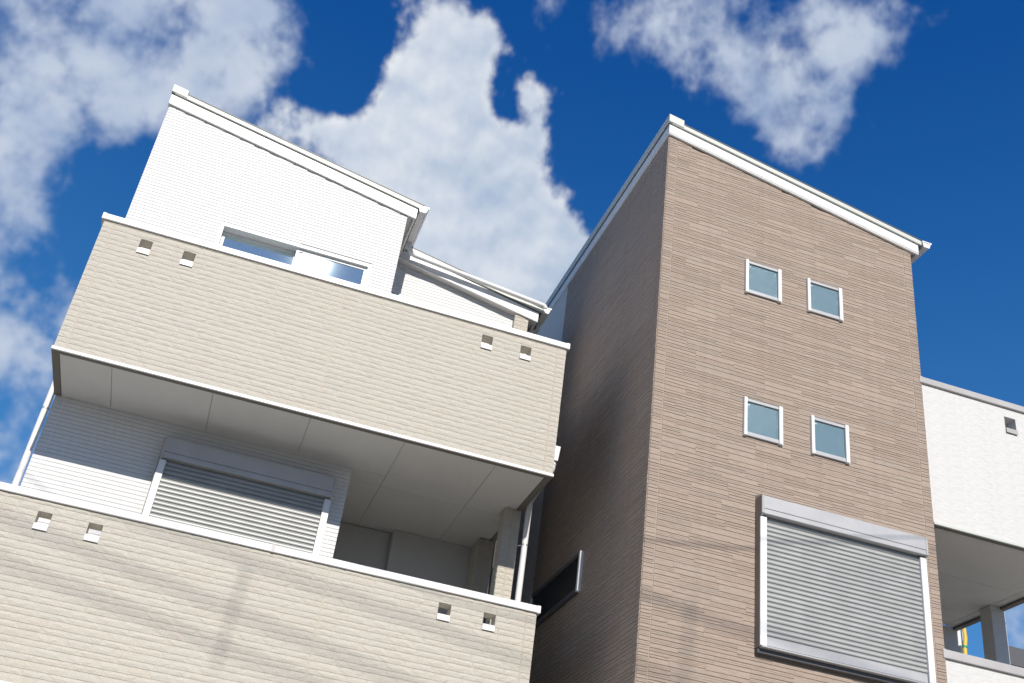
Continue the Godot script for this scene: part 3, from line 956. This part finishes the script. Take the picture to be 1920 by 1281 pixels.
	mb.hexa([Vector3(2.906, 6.535, -9.69), Vector3(2.978, 6.535, -9.69), Vector3(2.978, 6.535, -9.60), Vector3(2.906, 6.535, -9.60), Vector3(2.906, 6.69, -9.71), Vector3(2.99, 6.69, -9.71), Vector3(2.99, 6.69, -9.59), Vector3(2.906, 6.69, -9.59)])
	put("hopper_box", mb, M.pvc_white, hop)
	mb = MB.new()
	mb.tube([Vector3(2.945, 6.50, -9.655), Vector3(2.945, 6.534, -9.655)], 0.036, 16)
	put("collar", mb, M.pvc_white, hop)
	# pipe elbow under the low roof's gutter
	var g0 := Vector3(3.09, 9.30, -11.45)
	path = [g0]
	path.append_array(bend(g0, Vector3(3.09, 9.20, -11.45), Vector3(2.96, 9.12, -11.40), 0.05))
	path.append_array(bend(Vector3(3.09, 9.20, -11.45), Vector3(2.955, 9.11, -11.40), Vector3(2.955, 6, -11.40), 0.05))
	path.append(Vector3(2.955, 6.0, -11.40))
	downpipe(h, path, 0.031, [[Vector3(2.955, 8.98, -11.40), Vector3(2.90, 8.98, -11.40)]], M.pvc_white)

# ------------------------------------------------------------------ the brown house with its white balcony wing
func strip_heights(h: float, r: RandomNumberGenerator) -> Array:
	return [[h * 0.5, h * 0.5], [h * 0.42, h * 0.58], [h * 0.6, h * 0.4], [h * 0.33, h * 0.33, h * 0.34], [h * 0.25, h * 0.35, h * 0.4], [h * 0.45, h * 0.25, h * 0.3]][r.randi() % 6]

# a strip whose face is combed by shallow lines
func combed(mb: MB, w: float, h: float, d: float, lines: int) -> void:
	if lines < 2:
		strip(mb, w, h, d, 0.0014)
		return
	strip(mb, w, h, d - 0.0028, 0.0008)
	for i in lines:
		var keep := mb.xf
		mb.xf = keep * Transform3D(Basis.IDENTITY, Vector3(0.0, h * i / lines + 0.0007, d - 0.0029))
		strip(mb, w, h / lines - 0.0014, 0.0029, 0.0006)
		mb.xf = keep

func brown_house() -> void:
	var h := base("brown_house", Vector3.ZERO)
	tag(h, "tall brown split-stone house with four small windows and a white balcony wing", "house")
	var x0 := 3.54
	var x1 := 6.556
	var slope := -0.191
	var wy := func(x: float) -> float: return 10.286 + slope * (x - x0)
	var mb := MB.new()
	mb.hexa([Vector3(x0, 0, -11.80), Vector3(x1, 0, -11.80), Vector3(x1, wy.call(x1) + 0.05, -11.80), Vector3(x0, wy.call(x0) + 0.05, -11.80),
		Vector3(x0, 0, ZB), Vector3(x1, 0, ZB), Vector3(x1, wy.call(x1) + 0.05, ZB), Vector3(x0, wy.call(x0) + 0.05, ZB)])
	put("front_wall", mb, M.brown_stone, h)
	mb = MB.new()
	mb.hexa([Vector3(x0 - 0.004, 0, -18), Vector3(x1, 0, -18), Vector3(x1, wy.call(x1) + 0.05, -18), Vector3(x0 - 0.004, wy.call(x0) + 0.05, -18),
		Vector3(x0 - 0.004, 0, -11.803), Vector3(x1, 0, -11.803), Vector3(x1, wy.call(x1) + 0.05, -11.803), Vector3(x0 - 0.004, wy.call(x0) + 0.05, -11.803)])
	put("rear_wall", mb, M.plaster_white, h)
	# split-stone strips
	var br := RandomNumberGenerator.new()
	br.seed = 303
	var pieces := []
	var holes := [[4.478, 4.905, 8.455, 8.882], [5.207, 5.639, 8.455, 8.882], [4.478, 4.905, 6.771, 7.196], [5.212, 5.640, 6.771, 7.196], [4.620, 6.374, 4.66, 6.175]]
	var faces := [
		[front_face(0, 0, ZB), [[x0, 3.637], [3.645, 6.450], [6.458, x1]], wy, holes],
		[left_face(x0, 0, 0), [[-11.80, -10.702], [-10.698, -9.606], [-9.602, -8.685], [-8.681, -8.60]], no_top, [[-11.74, -10.15, 5.47, 5.91]]]]
	for f in faces:
		var v := 3.4
		while v < 10.35:
			var hh: float = [0.098, 0.115, 0.090, 0.107][br.randi() % 4]
			for s in f[1]:
				for p in lay([s], v, v + hh, [hh], [0.34, 0.375, 0.41], [], f[2], br):
					var vv: float = p[2]
					for q in strip_heights(hh, br):
						for c in cut([p[0], p[1], vv, vv + q], f[3]):
							pieces.append([f[0]] + c + [p[4] and q > 0.03 and absf(c[1] - c[0] - p[1] + p[0]) < 1e-5 and absf(c[3] - c[2] - q) < 1e-6])
						vv += q
			v += hh
	var chosen: Dictionary = split_largest(pieces, 300)[0]
	var field := MB.new()
	var cache := {}
	for i in pieces.size():
		var p = pieces[i]
		var gv := 0.0019
		var at: Transform3D = p[0] * Transform3D(Basis.IDENTITY, Vector3(p[1] + 0.0001, p[3] + gv, 0))
		var w: float = p[2] - p[1] - 0.0002
		var ht: float = p[4] - p[3] - 2 * gv
		var k := br.randi() % 6
		var dep: float = [0.0072, 0.0078, 0.0085, 0.0092, 0.0076, 0.0082][k]
		var comb := 1
		if k < 3 and p[0].basis.x.x > 0.5:
			comb = clampi(roundi(ht / 0.015), 1, 3)
		if chosen.has(i):
			var key := "%d %d %d" % [roundi(w * 1000), roundi(ht * 1000), k]
			if not cache.has(key):
				var one := MB.new()
				one.col = tone(br, 0.06, 0.022)
				combed(one, w, ht, dep, comb)
				cache[key] = one.mesh()
			var o := MeshInstance3D.new()
			o.name = "stone_strip"
			o.mesh = cache[key]
			o.material_override = M.brown_stone
			h.add_child(o, true)
			o.transform = at
		else:
			field.xf = at
			field.col = tone(br, 0.06, 0.022)
			combed(field, w, ht, dep, comb)
	put("strip_cladding", field, M.brown_stone, h).set_meta("kind", "stuff")
	vertical_joint("sealant_joint", h, 3.641, 3.4, wy.call(3.641) - 0.01, ZB, 0.006, M.sealant_brown)
	vertical_joint("sealant_joint", h, 6.454, 3.4, wy.call(6.454) - 0.01, ZB, 0.006, M.sealant_brown)
	# windows
	for e in [[4.480, 8.457], [5.209, 8.457], [4.480, 6.773], [5.214, 6.773]]:
		small_window(h, e[0], e[0] + 0.424, e[1], e[1] + 0.422, ZB)
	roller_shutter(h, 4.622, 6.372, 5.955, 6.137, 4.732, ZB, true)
	# slot window in the side wall
	var w := part("side_window", h)
	one_box("frame_stile", Vector3(x0 - 0.045, 5.475, -10.20), Vector3(x0, 5.905, -10.155), 0.003, M.frame_white, w)
	one_box("frame_stile", Vector3(x0 - 0.045, 5.475, -11.735), Vector3(x0, 5.905, -11.69), 0.003, M.frame_white, w)
	one_box("frame_rail", Vector3(x0 - 0.045, 5.865, -11.689), Vector3(x0, 5.905, -10.201), 0.003, M.dark_grey_trim, w)
	one_box("frame_rail", Vector3(x0 - 0.045, 5.475, -11.689), Vector3(x0, 5.52, -10.201), 0.003, M.dark_grey_trim, w)
	one_box("pane", Vector3(x0 - 0.03, 5.521, -11.688), Vector3(x0 - 0.024, 5.864, -10.202), 0.0, M.dark_glass, w)
	shed_roof(h, 3.520, 6.648, 10.290, slope, ZB + 0.034, -18.05, 6.700, 9.822, true)
	# ---------- white balcony wing on the right
	var wx1 := 8.535
	var zf := ZB - 0.012
	var pu := parapet(h, x1 + 0.006, wx1, zf, -10.93, -10.93, 6.408, 7.988, [[7.572, 7.712, 7.735, 7.883]], M.grey_metal, 0.075, M.rippled_siding, 0.16)
	var pl := parapet(h, x1 + 0.006, wx1, zf, -10.93, -10.93, 3.50, 5.045, [[7.572, 7.712, 4.80, 4.94]], M.grey_metal, 0.083, M.rippled_siding, 0.16)
	for q in [pu, pl]:
		one_box("sealant_joint", Vector3(x1 + 0.0005, 3.5 if q == pl else 6.41, zf - 0.02), Vector3(x1 + 0.0055, 5.04 if q == pl else 7.985, zf + 0.012), 0.001, M.sealant_white, q)
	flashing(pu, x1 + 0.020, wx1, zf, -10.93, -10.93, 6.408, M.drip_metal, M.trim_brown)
	mb = MB.new()
	mb.box(Vector3(x1 + 0.01, 6.44, -13.0), Vector3(wx1 - 0.165, 6.7, zf - 0.165))
	put("balcony_slab", mb, M.plaster_white, h)
	mb = MB.new()
	mb.box(Vector3(x1 + 0.01, 3.5, -13.0), Vector3(wx1 - 0.165, 3.75, zf - 0.165))
	put("balcony_slab", mb, M.plaster_white, h)
	var sof := part("soffit", h)
	for e in [[-9.66, zf - 0.060], [-10.45, -9.664], [-10.92, -10.454]]:
		one_box("soffit_board", Vector3(x1 + 0.003, 6.412, e[0]), Vector3(wx1 - 0.06, 6.424, e[1]), 0.001, M.soffit_board, sof)
	mb = MB.new()
	mb.box(Vector3(x1 + 0.002, 0, -13.0), Vector3(wx1 - 0.0, 6.405, -10.93))
	put("recess_wall", mb, M.plaster_white, h)
	mb = MB.new()
	mb.cbox(Vector3(8.352, 3.8, -10.28), Vector3(8.530, 6.410, -10.09), 0.004)
	put("pier", mb, M.rippled_siding, h)
	downpipe(h, [Vector3(8.585, 0.02, -10.2), Vector3(8.585, 6.7, -10.2)], 0.03, [[Vector3(8.585, 6.27, -10.2), Vector3(8.53, 6.27, -10.2)]], M.pvc_white)
	downpipe(h, [Vector3(8.575, 0.02, -10.97), Vector3(8.575, 6.7, -10.97)], 0.03, [[Vector3(8.575, 6.0, -10.97), Vector3(8.53, 6.0, -10.97)]], M.pvc_white)

# ------------------------------------------------------------------ things around
func utility_pole(at: Vector3, tall: float, label: String) -> void:
	var p := base("utility_pole", at)
	tag(p, label, "utility pole", "utility poles along the street")
	var mb := MB.new()
	for i in 8:
		var a := tall * i / 8.0
		mb.tube([Vector3(0, a, 0), Vector3(0, a + tall / 8.0, 0)], lerpf(0.17, 0.10, i / 7.0), 14, i == 7)
	put("shaft", mb, M.pole_concrete, p)
	for y in [tall - 0.35, tall - 1.2]:
		one_box("crossarm", Vector3(-0.05, y, -0.9), Vector3(0.05, y + 0.09, 0.9), 0.006, M.galvanised, p)
		for z in [-0.7, 0.0, 0.7]:
			var ib := MB.new()
			ib.tube([Vector3(0.0, y + 0.09, z), Vector3(0.0, y + 0.2, z)], 0.035, 10)
			put("insulator", ib, M.pvc_white, p)

func cable(a: Vector3, b: Vector3, sag: float, r: float, label: String) -> void:
	var mb := MB.new()
	var path := []
	for i in 25:
		var t := i / 24.0
		path.append(a.lerp(b, t) - Vector3(0, sag * 4.0 * t * (1.0 - t), 0))
	mb.tube(path, r, 8)
	var o := put("overhead_cable", mb, M.cable_black, self)
	tag(o, label, "cable", "overhead cables across the street")

func surroundings() -> void:
	utility_pole(Vector3(-14, 0, 3.74), 17.2, "concrete utility pole with crossarms, at the high end of the street cables")
	utility_pole(Vector3(18, 0, 3.74), 12.0, "concrete utility pole with crossarms, at the low end of the street cables")
	utility_pole(Vector3(22, 0, -4.4), 12.2, "concrete utility pole holding the thin service wire")
	var S := SUN_DIR.normalized()
	# three heavy cables over the street; the points are where their shadows cross the beige parapet, carried up towards the sun
	for e in [[0.0, 4.385, -0.180, "heavy black cable over the street, middle of three"], [0.0, 4.075, -0.165, "heavy black cable over the street, lowest of three"], [0.2, 4.80, -0.13, "heavy black cable over the street, highest of three"]]:
		var q := Vector3(e[0], e[1], ZP) + S * 16.0
		cable(q + Vector3(-14 - q.x, e[2] * (-14 - q.x), 0), q + Vector3(18 - q.x, e[2] * (18 - q.x), 0), 0.0, 0.0125, e[3])
	var q1 := Vector3(4.7, 5.73, ZB + 0.11) + S * 5.4
	var sw := MB.new()
	var way := []
	for i in 41:
		var x := lerpf(-6.0, 22.0, i / 40.0)
		var dx := x - q1.x
		way.append(Vector3(x, q1.y + 0.235 * dx + (0.06 * dx * dx if dx < 0.0 else 0.0), q1.z))
	sw.tube(way, 0.006, 8)
	tag(put("overhead_cable", sw, M.cable_black, self), "thin service wire sagging in front of the two houses", "cable", "overhead cables across the street")
	utility_pole(Vector3(-6.0, 0, q1.z), way[0].y + 0.2, "concrete utility pole where the thin service wire climbs beside the beige house")
	# a drop wire between the heavy cables
	for e in [[0.29, 4.72, 3.85, "upright drop wire hanging from the heavy street cables before the beige house"], [4.0, 5.0, 4.2, "upright drop wire hanging from the heavy street cables before the brown house"]]:
		var z: float = ZP if e[0] < 3.0 else ZB
		var a := Vector3(e[0], e[1], z) + S * 16.0
		var b := Vector3(e[0] - 0.04, e[2], z) + S * 16.0
		var mb := MB.new()
		mb.tube([a, b], 0.011, 8)
		var o := put("drop_wire", mb, M.cable_black, self)
		tag(o, e[3], "cable", "drop wires")
	for e in [[-22.0, -9.5, 6.6, 0.62, 0.55, 0.45, "unseen cream gabled house added across the street, at the high end of the cables"], [-8.3, 3.6, 7.0, 0.50, 0.46, 0.41, "unseen grey gabled house added across the street, facing the beige house"], [4.8, 17.0, 6.8, 0.55, 0.47, 0.38, "unseen tan gabled house added across the street, facing the brown house"]]:
		var oh := base("added_opposite_house", Vector3(e[0], 0, 9.0))  # unseen house, added to block low sky and set the shade level
		tag(oh, e[6], "house", "houses added across the street")
		var w: float = e[1] - e[0]
		var om := mat("added_opposite_wall_%d" % int(e[0] + 30), lin(e[3], e[4], e[5]), 0.85)
		var hb := MB.new()
		hb.extrude([Vector2(0, 0), Vector2(w, 0), Vector2(w, e[2] - 1.6), Vector2(w / 2, e[2] - 0.1), Vector2(0, e[2] - 1.6)], Vector3(0, 0, 0), Vector3(0, 0, 9), Vector3(1, 0, 0), Vector3(0, 1, 0))
		put("wall", hb, om, oh)
		hb = MB.new()
		hb.extrude([Vector2(-0.4, e[2] - 1.7), Vector2(w / 2, e[2] - 0.08), Vector2(w + 0.4, e[2] - 1.7), Vector2(w + 0.4, e[2] - 1.58), Vector2(w / 2, e[2] + 0.06), Vector2(-0.4, e[2] - 1.58)], Vector3(0, 0, -0.4), Vector3(0, 0, 9.4), Vector3(1, 0, 0), Vector3(0, 1, 0))
		put("roof", hb, M.slate_roof, oh)
		for wx in [0.25, 0.7]:
			for wy in [1.0, 3.9]:
				var wn := one_box("window", Vector3(w * wx - 0.85, wy, -0.05), Vector3(w * wx + 0.85, wy + 1.2, 0.0), 0.01, M.frame_white, oh)
				one_box("pane", Vector3(w * wx - 0.78, wy + 0.07, -0.06), Vector3(w * wx + 0.78, wy + 1.13, -0.051), 0.0, M.dark_glass, wn)
	# neighbour house glimpsed beyond the white wing
	var nb := base("grey_neighbour_house", Vector3(0, 0, 0))
	tag(nb, "dark grey house with a sloping slate roof beyond the white balcony wing", "house")
	one_box("wall", Vector3(11.6, 0, -24), Vector3(19.0, 7.3, -14.1), 0.01, M.slate_wall, nb)
	var ro := MB.new()
	ro.hexa([Vector3(11.50, 7.302, -13.8), Vector3(19.2, 7.302, -13.8), Vector3(19.2, 7.38, -13.8), Vector3(11.50, 7.38, -13.8), Vector3(13.9, 8.63, -24), Vector3(16.8, 8.63, -24), Vector3(16.8, 8.71, -24), Vector3(13.9, 8.71, -24)])
	put("roof", ro, M.slate_roof, nb)
	var gb := MB.new()
	gb.hexa([Vector3(11.46, 7.30, -13.79), Vector3(19.24, 7.30, -13.79), Vector3(19.24, 7.30, -13.70), Vector3(11.46, 7.30, -13.70), Vector3(11.46, 7.56, -13.79), Vector3(19.24, 7.56, -13.79), Vector3(19.24, 7.58, -13.70), Vector3(11.46, 7.58, -13.70)])
	put("gutter", gb, M.dark_grey_trim, nb)
	# yellow cable guard on a stay wire behind the wing
	var yg := base("cable_guard", Vector3(0, 0, 0))
	tag(yg, "yellow plastic guard tube with a green band on a stay wire behind the white balcony", "cable guard")
	var ym := MB.new()
	ym.tube([Vector3(11.02, 5.2, -14), Vector3(11.025, 7.30, -14), Vector3(11.035, 7.50, -14), Vector3(11.06, 7.66, -14), Vector3(11.045, 7.90, -14), Vector3(11.02, 8.4, -14)], 0.037, 14)
	put("tube", ym, M.guard_yellow, yg)
	ym = MB.new()
	ym.tube([Vector3(11.0325, 7.50, -14), Vector3(11.040, 7.535, -14)], 0.040, 14)
	put("band", ym, M.guard_green, yg)
	ym = MB.new()
	ym.tube([Vector3(11.0, 0.0, -14), Vector3(11.02, 5.2, -14), Vector3(11.02, 8.4, -14), Vector3(10.6, 12, -14)], 0.008, 8)
	put("stay_wire", ym, M.galvanised, yg)

func setting() -> void:
	var mb := MB.new()
	mb.quad(Vector3(-400, 0, -400), Vector3(400, 0, -400), Vector3(400, 0, 400), Vector3(-400, 0, 400), Vector3.UP)
	put("ground", mb, M.earth, self).set_meta("kind", "structure")
	mb = MB.new()
	mb.box(Vector3(-60, -0.2, -2.6), Vector3(60, 0.004, 5.2))
	put("road", mb, M.asphalt, self).set_meta("kind", "structure")
	mb = MB.new()
	mb.box(Vector3(-60, -0.2, -2.8), Vector3(60, 0.12, -2.605))
	put("kerb", mb, M.concrete, self).set_meta("kind", "structure")
	mb = MB.new()
	mb.box(Vector3(-12, -0.2, -10.2), Vector3(16, 0.10, -2.805))  # pale slab added out of view to bounce sunlight up under the balconies
	put("bounce_forecourt", mb, M.concrete, self).set_meta("kind", "structure")

# ------------------------------------------------------------------
func _ready() -> void:
	rng.seed = 1
	cam = Camera3D.new()
	cam.name = "camera"
	cam.fov = rad_to_deg(2.0 * atan(640.5 / 2105.3))
	cam.near = 0.05
	cam.far = 900.0
	cam.position = Vector3(0, 1.5, 0)
	cam.rotation_order = EULER_ORDER_YXZ
	cam.rotation = Vector3(0.564125, -0.239005, 0.143471)
	add_child(cam)
	cam.current = true

	var env := Environment.new()
	env.background_mode = Environment.BG_SKY
	env.sky = make_sky()
	env.ambient_light_source = Environment.AMBIENT_SOURCE_SKY
	env.tonemap_mode = Environment.TONE_MAPPER_LINEAR
	env.tonemap_exposure = 1.0
	env.sdfgi_enabled = true
	env.ssao_enabled = true
	env.ssil_enabled = true
	var we := WorldEnvironment.new()
	we.name = "environment"
	we.environment = env
	add_child(we)

	var sun := DirectionalLight3D.new()
	sun.name = "sun"
	sun.light_color = Color(1.0, 0.975, 0.94)
	sun.light_energy = 1.5
	sun.light_angular_distance = 0.53
	sun.shadow_enabled = true
	add_child(sun)
	sun.basis = Basis.looking_at(-SUN_DIR.normalized())

	make_materials()
	setting()
	beige_house()
	brown_house()
	surroundings()
